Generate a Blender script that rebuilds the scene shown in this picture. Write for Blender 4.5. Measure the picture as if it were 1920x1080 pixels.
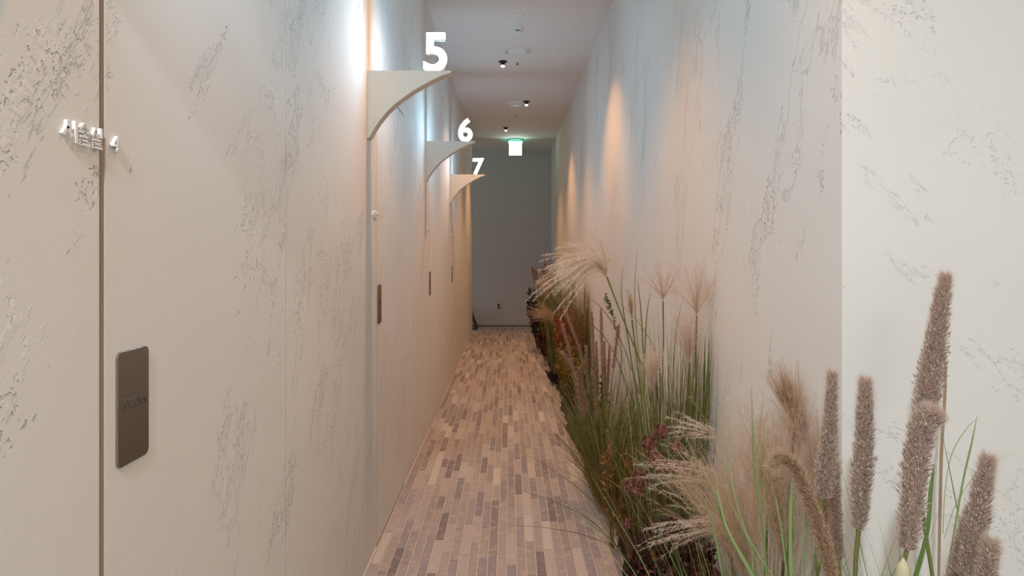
import bpy, bmesh, math, random
import numpy as np
from mathutils import Vector, Matrix

for o in list(bpy.data.objects):
    bpy.data.objects.remove(o)
scene = bpy.context.scene
COL = scene.collection
PI = math.pi
rng = np.random.default_rng(7)
random.seed(7)

# ------------------------------------------------------------------ camera
F, CX, CY, EYE = 1230.0, 955.0, 470.0, 1.30       # focal length and vanishing point in 1920x1080 pixels
cd = bpy.data.cameras.new('camera')
cam = bpy.data.objects.new('camera', cd); COL.objects.link(cam)
cam.location = (0, 0, EYE); cam.rotation_euler = (PI/2, 0, 0)
cd.sensor_fit = 'HORIZONTAL'; cd.sensor_width = 36.0
cd.lens = 36.0*F/1920.0
cd.shift_x = (960.0-CX)/1920.0
cd.shift_y = (CY-540.0)/1920.0
cd.clip_start = 0.02; cd.clip_end = 60
scene.camera = cam

# ------------------------------------------------------------------ world, exposure, big lights
w = bpy.data.worlds.new('world'); scene.world = w; w.use_nodes = True
bg = w.node_tree.nodes['Background']
bg.inputs[0].default_value = (0.95, 0.97, 1.0, 1); bg.inputs[1].default_value = 0.48
scene.view_settings.view_transform = 'Standard'
scene.view_settings.look = 'None'
scene.view_settings.exposure = 0.0
scene.view_settings.gamma = 1.0
scene.view_settings.use_curve_mapping = False
scene.cycles.max_bounces = 12
scene.cycles.diffuse_bounces = 7
scene.cycles.sample_clamp_indirect = 4.0
scene.cycles.use_denoising = True

WL, WR, H = -0.581, 0.7215, 3.04       # left wall, right wall, ceiling
YFAR, YEND, YCOR = 11.26, 10.3, 1.424  # far wall, end of the left wall, corner of the right wall

def area(name, loc, size, power, color, rot=(0, 0, 0)):
    l = bpy.data.lights.new(name, 'AREA'); l.shape = 'SQUARE'; l.size = size
    l.energy = power; l.color = color
    o = bpy.data.objects.new(name, l); COL.objects.link(o); o.location = loc; o.rotation_euler = rot
    return o
# ceiling lamps of the lobby behind the camera
area('lobby_lamp', (-0.35, -1.0, 3.0), 0.14, 98, (0.80, 0.93, 1.0))
area('lobby_lamp', (2.1, -1.2, 3.0), 1.4, 22, (1.0, 0.86, 0.60))
area('lobby_lamp', (-1.7, 10.8, 3.0), 0.4, 1, (0.85, 0.92, 1.0))     # side passage at the far end

SPOT_COL = (1.0, 0.49, 0.19)
SPOTS = [(0.20, 1.10), (-0.065, 2.707), (0.24, 4.551), (-0.06, 6.03), (0.20, 7.64), (-0.05, 9.26)]
SPOT_POWER = 88
for sx, sy in SPOTS:
    l = bpy.data.lights.new('downlight_beam', 'SPOT')
    l.energy = SPOT_POWER*(0.55 if sy < 2 else 1.0); l.color = SPOT_COL; l.spot_size = math.radians(94); l.spot_blend = 0.95
    l.shadow_soft_size = 0.014
    o = bpy.data.objects.new('downlight_beam', l); COL.objects.link(o)
    o.location = (sx, sy, H-0.062)

# ------------------------------------------------------------------ helpers
def at(x, y, d):
    return np.array([(x-CX)/F*d, d, EYE-(y-CY)/F*d])

def tag(o, label=None, cat=None, group=None, kind=None):
    if label: o['label'] = label
    if cat: o['category'] = cat
    if group: o['group'] = group
    if kind: o['kind'] = kind
    return o

def empty(name, loc, label, cat, group=None, kind=None):
    o = bpy.data.objects.new(name, None); COL.objects.link(o)
    o.location = Vector(loc); o.empty_display_size = 0.05
    return tag(o, label, cat, group, kind)

def link(name, me, parent=None, kind=None):
    """mesh coordinates are world coordinates; a parent is an unrotated Empty"""
    o = bpy.data.objects.new(name, me); COL.objects.link(o)
    if parent is not None:
        o.parent = parent
        q = parent; off = Vector((0, 0, 0))
        while q is not None:
            off += q.location; q = q.parent
        o.location = -off
    if kind: o['kind'] = kind
    return o

def bm_obj(name, bm, mat, parent=None, kind=None, smooth=False):
    me = bpy.data.meshes.new(name); bm.to_mesh(me); bm.free()
    for m in (mat if isinstance(mat, (list, tuple)) else [mat]): me.materials.append(m)
    if smooth: me.polygons.foreach_set('use_smooth', [True]*len(me.polygons))
    return link(name, me, parent, kind)

def box(bm, x0, x1, y0, y1, z0, z1, bevel=0.0, mi=0):
    r = bmesh.ops.create_cube(bm, size=1.0)
    vs = r['verts']
    for v in vs:
        v.co = Vector((x0+(v.co.x+.5)*(x1-x0), y0+(v.co.y+.5)*(y1-y0), z0+(v.co.z+.5)*(z1-z0)))
    fs = {f for v in vs for f in v.link_faces}
    for f in fs: f.material_index = mi
    if bevel:
        es = list({e for v in vs for e in v.link_edges})
        bmesh.ops.bevel(bm, geom=es, offset=bevel, segments=2, affect='EDGES', profile=0.5)

def lathe(bm, cx, cy, prof, seg=28, mi=0):
    """prof: list of (radius, z); closed with caps when radius is 0"""
    rings = []
    for r, z in prof:
        if r <= 1e-6:
            rings.append([bm.verts.new((cx, cy, z))])
        else:
            rings.append([bm.verts.new((cx+r*math.cos(2*PI*k/seg), cy+r*math.sin(2*PI*k/seg), z)) for k in range(seg)])
    for a, b in zip(rings, rings[1:]):
        for k in range(seg):
            k2 = (k+1) % seg
            if len(a) == 1 and len(b) == 1: continue
            if len(a) == 1: f = bm.faces.new((a[0], b[k], b[k2]))
            elif len(b) == 1: f = bm.faces.new((a[k], b[0], a[k2]))
            else: f = bm.faces.new((a[k], b[k], b[k2], a[k2]))
            f.material_index = mi
    bmesh.ops.recalc_face_normals(bm, faces=bm.faces[:])

def prism(bm, pts, to3, t0, t1, mi=0):
    """extrude a 2-D outline between depths t0 and t1; to3(u, v, t) gives the 3-D point"""
    a = [bm.verts.new(to3(u, v, t0)) for u, v in pts]
    b = [bm.verts.new(to3(u, v, t1)) for u, v in pts]
    fs = [bm.faces.new(a), bm.faces.new(b[::-1])]
    n = len(pts)
    for i in range(n):
        j = (i+1) % n
        fs.append(bm.faces.new((a[j], a[i], b[i], b[j])))
    for f in fs: f.material_index = mi
    bmesh.ops.recalc_face_normals(bm, faces=fs)
    return fs

def stroke(p, q, w):
    p = np.array(p, float); q = np.array(q, float); d = (q-p)/np.linalg.norm(q-p); n = np.array((-d[1], d[0]))*w/2
    return [tuple(p+n), tuple(p-n), tuple(q-n), tuple(q+n)]

# ------------------------------------------------------------------ materials
class NT:
    def __init__(s, name):
        s.m = bpy.data.materials.new(name); s.m.use_nodes = True
        s.t = s.m.node_tree; s.t.nodes.clear()
        s.out = s.n('ShaderNodeOutputMaterial')
    def n(s, kind, **kw):
        nd = s.t.nodes.new(kind)
        for k, v in kw.items(): setattr(nd, k, v)
        return nd
    def l(s, a, b): s.t.links.new(a, b)
    def set(s, sock, v):
        if isinstance(v, bpy.types.NodeSocket): s.l(v, sock)
        else: sock.default_value = v
    def math(s, op, a, b=0.0, clamp=False):
        nd = s.n('ShaderNodeMath', operation=op, use_clamp=clamp); s.set(nd.inputs[0], a); s.set(nd.inputs[1], b)
        return nd.outputs[0]
    def noise(s, vec, scale, detail=2.0, rough=0.5, dist=0.0):
        nd = s.n('ShaderNodeTexNoise'); s.set(nd.inputs['Vector'], vec)
        nd.inputs['Scale'].default_value = scale; nd.inputs['Detail'].default_value = detail
        nd.inputs['Roughness'].default_value = rough; nd.inputs['Distortion'].default_value = dist
        return nd.outputs['Fac']
    def step(s, v, a, b, lo=0.0, hi=1.0):
        nd = s.n('ShaderNodeMapRange', interpolation_type='SMOOTHSTEP'); s.set(nd.inputs[0], v)
        for i, x in enumerate((a, b, lo, hi)): nd.inputs[i+1].default_value = x
        return nd.outputs[0]
    def ramp(s, v, stops):
        nd = s.n('ShaderNodeValToRGB'); s.set(nd.inputs[0], v); e = nd.color_ramp.elements
        while len(e) < len(stops): e.new(0.5)
        for el, (p, c) in zip(e, stops): el.position = p; el.color = (*c, 1)
        return nd.outputs[0]
    def mix(s, f, a, b):
        nd = s.n('ShaderNodeMix', data_type='RGBA'); s.set(nd.inputs[0], f)
        for i, c in ((6, a), (7, b)):
            if isinstance(c, bpy.types.NodeSocket): s.l(c, nd.inputs[i])
            else: nd.inputs[i].default_value = (*c, 1)
        return nd.outputs[2]
    def bsdf(s, col, rough=0.6, metal=0.0, normal=None, spec=0.4):
        b = s.n('ShaderNodeBsdfPrincipled')
        if isinstance(col, bpy.types.NodeSocket): s.l(col, b.inputs['Base Color'])
        else: b.inputs['Base Color'].default_value = (*col, 1)
        s.set(b.inputs['Roughness'], rough); b.inputs['Metallic'].default_value = metal
        b.inputs['Specular IOR Level'].default_value = spec
        if normal is not None: s.l(normal, b.inputs['Normal'])
        s.l(b.outputs[0], s.out.inputs[0]); return b
    def bump(s, h, dist, strength=1.0):
        nd = s.n('ShaderNodeBump'); s.l(h, nd.inputs['Height']); nd.inputs['Distance'].default_value = dist
        nd.inputs['Strength'].default_value = strength
        return nd.outputs[0]

def flat(name, col, rough=0.5, metal=0.0, var=0.03):
    t = NT(name); g = t.n('ShaderNodeNewGeometry')
    f = t.noise(g.outputs['Position'], 60, 3)
    c2 = tuple(max(0, c*(1-var*4)) for c in col)
    t.bsdf(t.mix(f, col, c2), rough, metal); return t.m

def emit(name, col, strength):
    t = NT(name); e = t.n('ShaderNodeEmission'); e.inputs[0].default_value = (*col, 1); e.inputs[1].default_value = strength
    t.l(e.outputs[0], t.out.inputs[0]); return t.m

def plaster(name, axis, theta, off, col=(0.74, 0.72, 0.69), k=1.0):
    """trowelled lime plaster: peeled layers with ragged rims, specks, cracks and trowel drags"""
    t = NT(name); g = t.n('ShaderNodeNewGeometry')
    sp = t.n('ShaderNodeSeparateXYZ'); t.l(g.outputs['Position'], sp.inputs[0])
    cb = t.n('ShaderNodeCombineXYZ'); t.l(sp.outputs[axis], cb.inputs[0]); t.l(sp.outputs[2], cb.inputs[1])
    cb.inputs[2].default_value = off
    mp = t.n('ShaderNodeMapping', vector_type='POINT'); t.l(cb.outputs[0], mp.inputs[0])
    mp.inputs['Rotation'].default_value = (0, 0, theta)
    P = cb.outputs[0]
    def stretch(sx, sy, off_):
        m_ = t.n('ShaderNodeMapping'); t.l(mp.outputs[0], m_.inputs[0]); m_.inputs['Scale'].default_value = (sx, sy, 1)
        m_.inputs['Location'].default_value = (off_, off_*.7, off_*.3); return m_.outputs[0]
    S = stretch(1.0, 0.42, 0.0); S2 = stretch(1.0, 0.30, 13.7)
    n1 = t.noise(S, 2.6, 11.0, 0.66, 0.3)                       # big peeled layers with ragged rims
    patch = t.step(n1, 0.552, 0.562)
    n2 = t.noise(S2, 3.6, 11.0, 0.67, 0.3)
    patch2 = t.step(n2, 0.585, 0.593)
    fine = t.noise(P, 150, 2, 0.55)
    mid = t.noise(P, 46, 4, 0.6)
    drag = t.noise(stretch(0.30, 2.2, 3.1), 30, 3, 0.6, 0.5)
    rim = t.math('MULTIPLY', t.step(n1, 0.515, 0.550), t.math('SUBTRACT', 1.0, t.step(n1, 0.570, 0.610)))
    clus = t.step(t.noise(P, 5.0, 3, 0.6), 0.50, 0.60)
    rim2 = t.math('MULTIPLY', t.step(n2, 0.555, 0.580), t.math('SUBTRACT', 1.0, t.step(n2, 0.60, 0.64)))
    pn = t.noise(P, 95, 1.5, 0.5, 0.8)
    zone = t.math('ADD', t.math('MULTIPLY', rim, clus), t.math('MULTIPLY', rim2, t.step(t.noise(P, 4.0, 2), 0.45, 0.58)), True)
    pits = t.math('MULTIPLY', t.step(pn, 0.585, 0.66), zone)
    inside = t.math('MULTIPLY', patch, t.step(t.noise(P, 2.0, 2), 0.40, 0.60))
    h = t.math('MULTIPLY', patch, -0.34)
    h = t.math('ADD', h, t.math('MULTIPLY', patch2, -0.30))
    h = t.math('ADD', h, t.math('MULTIPLY', t.math('MULTIPLY', mid, inside), 0.55))
    h = t.math('ADD', h, t.math('MULTIPLY', t.math('MULTIPLY', drag, inside), 0.50))
    h = t.math('SUBTRACT', h, t.math('MULTIPLY', pits, 0.9))
    h = t.math('ADD', h, t.math('MULTIPLY', fine, 0.07))
    h = t.math('ADD', h, t.math('MULTIPLY', t.noise(S, 9.0, 3, 0.5), 0.30))
    cv = t.noise(P, 3.0, 5, 0.6)
    c = t.mix(cv, tuple(x*1.03 for x in col), tuple(x*0.95 for x in col))
    t.bsdf(c, 0.75, 0, t.bump(h, 0.0032*k), 0.10)
    return t.m

def foliage(name, c0, c1, c2, trans=0.35, rough=0.55):
    """thin plant matter: colour varies from one blade / hair / leaf to the next"""
    t = NT(name); g = t.n('ShaderNodeNewGeometry')
    c = t.ramp(g.outputs['Random Per Island'], [(0.0, c0), (0.5, c1), (1.0, c2)])
    d = t.n('ShaderNodeBsdfDiffuse'); tr = t.n('ShaderNodeBsdfTranslucent'); gl = t.n('ShaderNodeBsdfGlossy')
    gl.inputs['Roughness'].default_value = rough
    for s in (d, tr): t.l(c, s.inputs[0])
    m = t.n('ShaderNodeMixShader'); m.inputs[0].default_value = trans
    t.l(d.outputs[0], m.inputs[1]); t.l(tr.outputs[0], m.inputs[2])
    m2 = t.n('ShaderNodeMixShader'); m2.inputs[0].default_value = 0.04
    t.l(m.outputs[0], m2.inputs[1]); t.l(gl.outputs[0], m2.inputs[2])
    t.l(m2.outputs[0], t.out.inputs[0]); return t.m

def srgb(r, g, b):
    f = lambda v: ((v/255+0.055)/1.055)**2.4 if v > 10 else v/255/12.92
    return (f(r), f(g), f(b))

M = {}
M['plaster_left'] = plaster('plaster_left', 1, 0.55, 0.0)
M['plaster_right'] = plaster('plaster_right', 1, -0.35, 5.0)
M['plaster_face'] = plaster('plaster_face', 0, -0.7, 9.0, k=0.45)
M['ceiling'] = flat('ceiling_paint', (0.80, 0.775, 0.76), 0.9)
M['far_wall'] = flat('far_wall_paint', (0.52, 0.50, 0.485), 0.9)
M['bracket'] = flat('bracket_paint', (0.72, 0.66, 0.58), 0.55)
M['white'] = flat('white_plastic', (0.80, 0.80, 0.80), 0.45)
M['letter'] = flat('white_acrylic', (0.86, 0.85, 0.84), 0.35)
M['black'] = flat('black_metal', (0.010, 0.009, 0.009), 0.45)
M['dark_grey'] = flat('dark_grey_metal', (0.10, 0.10, 0.10), 0.4)
M['groove'] = flat('slot_grey', (0.12, 0.11, 0.10), 0.6)
M['etch'] = flat('etched_lettering', (0.10, 0.082, 0.07), 0.6)
M['numeral_face'] = emit('lit_numeral_face', (0.42, 0.75, 1.0), 134.0)
M['bulb'] = emit('bulb_lens', (1.0, 0.90, 0.80), 2.5)
M['exit_face'] = emit('exit_face', (0.86, 1.0, 0.95), 12.0)
M['exit_green'] = emit('exit_pictogram', (0.45, 0.95, 0.75), 2.0)
M['exit_edge'] = emit('exit_green_edge', (0.10, 0.90, 0.60), 16.0)
M['door_edge'] = flat('door_edge_band', (0.60, 0.50, 0.40), 0.7)
M['caulk'] = flat('pale_sealant', (0.78, 0.72, 0.63), 0.6)
M['base_dark'] = flat('dark_skirting', (0.12, 0.11, 0.11), 0.6)

def steel():
    t = NT('brushed_steel'); g = t.n('ShaderNodeNewGeometry')
    mp = t.n('ShaderNodeMapping'); t.l(g.outputs['Position'], mp.inputs[0]); mp.inputs['Scale'].default_value = (900, 900, 14)
    f = t.noise(mp.outputs[0], 1.0, 3)
    t.bsdf(t.mix(f, (0.33, 0.28, 0.245), (0.27, 0.225, 0.195)), 0.36, 0.9, t.bump(f, 0.00012))
    return t.m
M['steel'] = steel()

def brick_mat():
    t = NT('clay_paver'); g = t.n('ShaderNodeNewGeometry'); oi = t.n('ShaderNodeObjectInfo')
    r = t.math('FRACT', t.math('ADD', t.math('MULTIPLY', oi.outputs['Random'], 7.31), t.math('MULTIPLY', g.outputs['Random Per Island'], 3.77)))
    base = t.ramp(r, [(0.0, srgb(122, 113, 116)), (0.14, srgb(152, 142, 140)), (0.30, srgb(170, 160, 157)), (0.44, srgb(134, 129, 136)),
                      (0.58, srgb(173, 162, 159)), (0.72, srgb(156, 147, 147)), (0.86, srgb(191, 183, 178)), (0.94, srgb(141, 131, 130)), (1.0, srgb(118, 110, 113))])
    P = g.outputs['Position']
    n = t.noise(P, 22, 5, 0.68)
    c = t.mix(t.step(n, 0.50, 0.66, 0.0, 0.42), base, srgb(204, 188, 174))
    n2 = t.noise(P, 75, 4, 0.7)
    c = t.mix(t.step(n2, 0.55, 0.75, 0.0, 0.28), c, srgb(118, 102, 96))
    h = t.math('ADD', t.math('MULTIPLY', n, 0.7), t.math('MULTIPLY', n2, 0.6))
    t.bsdf(c, 0.72, 0, t.bump(h, 0.0022), 0.35); return t.m
M['brick'] = brick_mat()
def grain(name, c0, c1, scale, d=0.002, rough=0.9):
    t = NT(name); g = t.n('ShaderNodeNewGeometry'); n = t.noise(g.outputs['Position'], scale, 5, 0.65)
    t.bsdf(t.mix(t.step(n, 0.35, 0.65), c0, c1), rough, 0, t.bump(n, d)); return t.m
M['mortar'] = grain('sand_mortar', srgb(186, 168, 152), srgb(210, 194, 178), 160)
M['soil'] = grain('dark_soil', srgb(30, 22, 17), srgb(58, 44, 34), 60, 0.01)

# plant colours
M['blade_green'] = foliage('grass_blade_green', srgb(82, 94, 42), srgb(112, 116, 58), srgb(160, 152, 96))
M['blade_fresh'] = foliage('grass_blade_fresh', srgb(104, 134, 70), srgb(132, 158, 96), srgb(160, 178, 122))
M['blade_olive'] = foliage('grass_blade_olive', srgb(92, 84, 42), srgb(124, 108, 58), srgb(150, 124, 74))
M['blade_straw'] = foliage('grass_blade_straw', srgb(150, 124, 88), srgb(176, 148, 110), srgb(120, 96, 66))
M['spikelet'] = foliage('spikelet_mauve', srgb(172, 146, 136), srgb(208, 184, 172), srgb(242, 228, 214), 0.45)
M['bristle'] = foliage('bristle_pale', srgb(200, 178, 168), srgb(218, 198, 186), srgb(234, 218, 206), 0.5)
M['spike_tan'] = foliage('spikelet_tan', srgb(160, 124, 98), srgb(184, 150, 120), srgb(212, 180, 146), 0.35)
M['spike_brown'] = foliage('spikelet_brown', srgb(140, 102, 82), srgb(172, 134, 112), srgb(202, 166, 142), 0.3)
M['fluff'] = foliage('plume_beige', srgb(192, 164, 138), srgb(208, 182, 156), srgb(222, 198, 174), 0.5)
M['silky'] = foliage('plume_silky', srgb(212, 194, 178), srgb(230, 216, 202), srgb(242, 232, 220), 0.45)
M['dry_leaf'] = foliage('dry_leaf_brown', srgb(150, 126, 104), srgb(160, 136, 112), srgb(170, 146, 122), 0.2)
M['stem'] = foliage('stem_green', srgb(92, 100, 46), srgb(112, 116, 58), srgb(128, 126, 70), 0.1)
M['stem_brown'] = foliage('stem_brown', srgb(78, 62, 38), srgb(98, 78, 50), srgb(118, 94, 62), 0.1)
M['sheath'] = foliage('sheath_cream', srgb(206, 200, 158), srgb(214, 208, 170), srgb(222, 214, 180), 0.3)
M['leaf_green'] = foliage('leaf_green', srgb(44, 66, 32), srgb(64, 90, 46), srgb(96, 116, 66), 0.3)
M['leaf_burgundy'] = foliage('leaf_burgundy', srgb(46, 24, 20), srgb(74, 38, 30), srgb(106, 58, 46), 0.2)
M['leaf_purple'] = foliage('leaf_purple', srgb(34, 24, 28), srgb(52, 36, 40), srgb(74, 48, 48), 0.2)
M['leaf_rust'] = foliage('leaf_rust', srgb(124, 62, 36), srgb(158, 84, 48), srgb(170, 112, 60), 0.35)
M['leaf_mustard'] = foliage('leaf_mustard', srgb(112, 94, 30), srgb(148, 124, 44), srgb(120, 112, 50), 0.35)
M['leaf_orange'] = foliage('leaf_orange', srgb(164, 94, 50), srgb(186, 120, 74), srgb(150, 96, 60), 0.35)
M['petal_wine'] = foliage('petal_wine', srgb(98, 54, 44), srgb(128, 80, 66), srgb(162, 116, 98), 0.2)
M['petal_brown'] = foliage('petal_brown', srgb(96, 68, 54), srgb(124, 92, 76), srgb(150, 116, 98), 0.2)

# ------------------------------------------------------------------ structure
def struct(name, bm, mat, **k):
    return bm_obj(name, bm, mat, kind='structure', **k)

DOOR_Y = [0.943, 2.865, 4.73, 6.585]
DOOR_W = 0.765
DTOP, DEPTH = 2.042, 0.028
b = bmesh.new()
box(b, WL-0.16, WL-DEPTH, 0.25, YEND, -0.02, H)                   # backing
edges = [(0.25, DOOR_Y[0]-0.013)]
for i, y0 in enumerate(DOOR_Y):
    nxt = DOOR_Y[i+1]-0.0035 if i+1 < 4 else YEND
    edges.append((y0+DOOR_W+0.006, nxt))
for y0, y1 in edges: box(b, WL-DEPTH, WL, y0, y1, -0.02, H, 0.0012)
for i, y0 in enumerate(DOOR_Y): box(b, WL-DEPTH, WL, y0-(0.013 if i == 0 else 0.0035), y0+DOOR_W+0.0045, DTOP+0.005, H)
struct('wall_left', b, M['plaster_left'])
for i, y0 in enumerate(DOOR_Y):
    b = bmesh.new(); box(b, WL-DEPTH+0.002, WL, y0, y0+DOOR_W, 0.010, DTOP, 0.0012); b.normal_update()
    for f in b.faces: f.material_index = 1 if abs(f.normal.y) > 0.3 else 0
    struct('door_%d' % (i+1), b, [M['plaster_left'], M['door_edge']])
# dark slot at the top of the second door (pivot closer)
b = bmesh.new(); box(b, WL-0.010, WL+0.0012, 3.32, 3.575, DTOP-0.002, DTOP+0.008, 0.001)
struct('trim_5', b, M['groove'])

b = bmesh.new(); box(b, WR, WR+0.12, YCOR, YFAR, -0.02, H); struct('wall_right', b, M['plaster_right'])
b = bmesh.new(); box(b, WR+0.0006, 3.2, YCOR-0.0008, YCOR+0.12, -0.02, H)
struct('wall_front', b, M['plaster_face'])
b = bmesh.new(); box(b, -3.2, WR+0.12, YFAR, YFAR+0.12, -0.02, H); struct('wall_back', b, M['far_wall'])
b = bmesh.new(); box(b, -3.2, 3.2, -2.6, YFAR+0.12, H, H+0.1); struct('ceiling', b, M['ceiling'])
b = bmesh.new(); box(b, -3.2, WR, YFAR-0.006, YFAR, -0.01, 0.022); struct('baseboard_back', b, M['base_dark'])
n = 0
segs = [(0.25, DOOR_Y[0]-0.013)] + [(DOOR_Y[i]+DOOR_W+0.005, DOOR_Y[i+1]-0.004) for i in range(3)] + [(DOOR_Y[3]+DOOR_W+0.005, YEND)]
for k, (y0, y1) in enumerate(segs):
    b = bmesh.new(); box(b, WL, WL+0.0035, y0, y1, 0.0, 0.007, 0.001); struct('trim_%d' % (k+6), b, M['caulk'])
# lobby walls behind the camera keep the daylight to its openings
b = bmesh.new(); box(b, 3.2, 3.3, -2.6, YCOR+0.12, -0.02, H); struct('wall_lobby_side', b, M['plaster_face'])

# floor: mortar bed with long thin clay pavers laid along the corridor
b = bmesh.new(); box(b, -3.2, 3.2, -2.6, YFAR, -0.08, -0.0030)
floor = struct('floor', b, M['mortar'])
PITCH, BW, JL = 0.0405, 0.0356, 0.005
def brick_bm(L, k):
    r = random.Random(k); b = bmesh.new()
    v = []
    for z, ins in ((-0.012, 0), (-0.0015, 0), (0.0, 0.0018)):
        for sx, sy in ((-1, -1), (1, -1), (1, 1), (-1, 1)):
            j = (r.uniform(-.0007, .0007), r.uniform(-.0012, .0012), r.uniform(-.0006, .0006) if z > -0.01 else 0)
            v.append(b.verts.new((sx*(BW/2-ins)+j[0], sy*(L/2-ins)+j[1], z+j[2])))
    for a in (0, 4):
        for k2 in range(4):
            k3 = (k2+1) % 4; b.faces.new((v[a+k2], v[a+k3], v[a+4+k3], v[a+4+k2]))
    b.faces.new(v[8:12])
    me = bpy.data.meshes.new('brick'); b.to_mesh(me); b.free(); me.materials.append(M['brick']); return me
LENS = [0.30, 0.30, 0.30, 0.285, 0.15, 0.225, 0.315]
BR = [brick_bm(L, k) for k, L in enumerate(LENS)]
spots = []
ncol = int((WR-WL)/PITCH)+1
for c in range(ncol):
    x = WL+0.006+BW/2+c*PITCH
    if x+BW/2 > WR: continue
    y = 0.4-random.uniform(0, 0.3)
    while y < YFAR-0.02:
        k = random.choices(range(7), [6, 6, 6, 5, 1.0, 1.3, 5])[0]; L = LENS[k]
        if y+L > YFAR-0.008:
            k = 4; L = LENS[4]
            if y+L > YFAR-0.002: break
        spots.append((y+L/2, x, k)); y += L+JL
# bricks beside the bed show first; those under the soil are left out
EDGE = [(0.6, 0.36), (1.6, 0.42), (2.62, 0.47), (3.2, 0.50), (3.72, 0.545), (4.0, 0.50), (4.35, 0.432), (5.16, 0.425), (6.0, 0.46), (6.66, 0.43), (7.6, 0.455), (8.4, 0.44), (9.2, 0.39), (9.7, 0.42), (10.0, 0.56), (10.1, WR)]
def edge_x(y): return float(np.interp(y, [e[0] for e in EDGE], [e[1] for e in EDGE]))
vis = sorted(s for s in spots if s[1] < edge_x(s[0])+0.05)
near = [s for s in vis if s[0] > 2.35][:300]
nearset = set(near)
for y, x, k in near:
    o = bpy.data.objects.new('brick', BR[k]); COL.objects.link(o); o.parent = floor
    o.location = (x, y, random.uniform(-0.0009, 0.0009)); o.rotation_euler = (random.uniform(-.002, .002), random.uniform(-.008, .008), random.uniform(-.003, .003) + (PI if random.random() < .5 else 0))
b = bmesh.new()
for y, x, k in vis:
    if (y, x, k) in nearset: continue
    n0 = len(b.verts); b.from_mesh(BR[k]); b.verts.ensure_lookup_table()
    mat = Matrix.Translation((x, y, random.uniform(-.0009, .0009))) @ Matrix.Rotation(random.uniform(-.008, .008), 4, 'Y')
    for v in b.verts[n0:]: v.co = mat @ v.co
bm_obj('far_bricks', b, M['brick'], floor, kind='stuff')

# side passage floor/wall beyond the end of the left wall is covered by floor, ceiling and wall_back

# ------------------------------------------------------------------ fittings on the left wall
def text_mesh(txt, height, bold, extrude):
    cu = bpy.data.curves.new('lettering', 'FONT'); cu.body = txt; cu.size = 1.0; cu.extrude = 0.0; cu.offset = bold
    cu.resolution_u = 6
    o = bpy.data.objects.new('lettering_source', cu); COL.objects.link(o)
    dg = bpy.context.evaluated_depsgraph_get(); me = bpy.data.meshes.new_from_object(o.evaluated_get(dg))
    bpy.data.objects.remove(o); bpy.data.curves.remove(cu)
    b = bmesh.new(); b.from_mesh(me); bpy.data.meshes.remove(me)
    bmesh.ops.remove_doubles(b, verts=b.verts[:], dist=1e-4)
    xs = [v.co.x for v in b.verts]; ys = [v.co.y for v in b.verts]
    s = height/(max(ys)-min(ys)); cx = (max(xs)+min(xs))/2; y0 = min(ys)
    for v in b.verts: v.co = Vector(((v.co.x-cx)*s, (v.co.y-y0)*s, 0))
    if extrude:
        r = bmesh.ops.extrude_face_region(b, geom=b.faces[:])
        for g in r['geom']:
            if isinstance(g, bmesh.types.BMVert): g.co.z += extrude
    bmesh.ops.recalc_face_normals(b, faces=b.faces[:])
    return b

# push plates
PLATES = [(0.968, 'brushed steel push plate with PUSH lettering on the near door, large at the left edge'),
          (2.883, 'narrow-looking steel push plate on the door under the lit number 5'),
          (4.745, 'slim dark push plate on the middle door, under the lit number 6'),
          (6.598, 'small steel push plate on the farthest door, under the lit number 7')]
for y0, lab in PLATES:
    r = empty('push_plate', (WL, y0+0.042, 0.975), lab, 'push plate', 'push plates on the corridor doors')
    z0, z1, rad = 0.976, 1.149, 0.010
    pts = []
    for cxx, cz, a0 in ((y0+0.084-rad, z1-rad, 0), (y0+rad, z1-rad, 90), (y0+rad, z0+rad, 180), (y0+0.084-rad, z0+rad, 270)):
        for k in range(6):
            a = math.radians(a0+90*k/5); pts.append((cxx+rad*math.cos(a), cz+rad*math.sin(a)))
    b = bmesh.new(); fs = prism(b, pts, lambda u, v, t: (t, u, v), WL-0.0005, WL+0.0032)
    bmesh.ops.bevel(b, geom=[e for e in b.edges if all(abs(v.co.x-WL-0.0032) < 1e-5 for v in e.verts)], offset=0.0008, segments=1, affect='EDGES')
    bm_obj('plate', b, M['steel'], r)
    b = text_mesh('PUSH', 0.0165, 0.012, 0.0004)
    for v in b.verts: v.co = Vector((WL+0.0033+v.co.z, y0+0.046+v.co.x*1.12, 1.060+v.co.y))
    bm_obj('push_lettering', b, M['etch'], r)['label'] = 'dark etched PUSH lettering'

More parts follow.
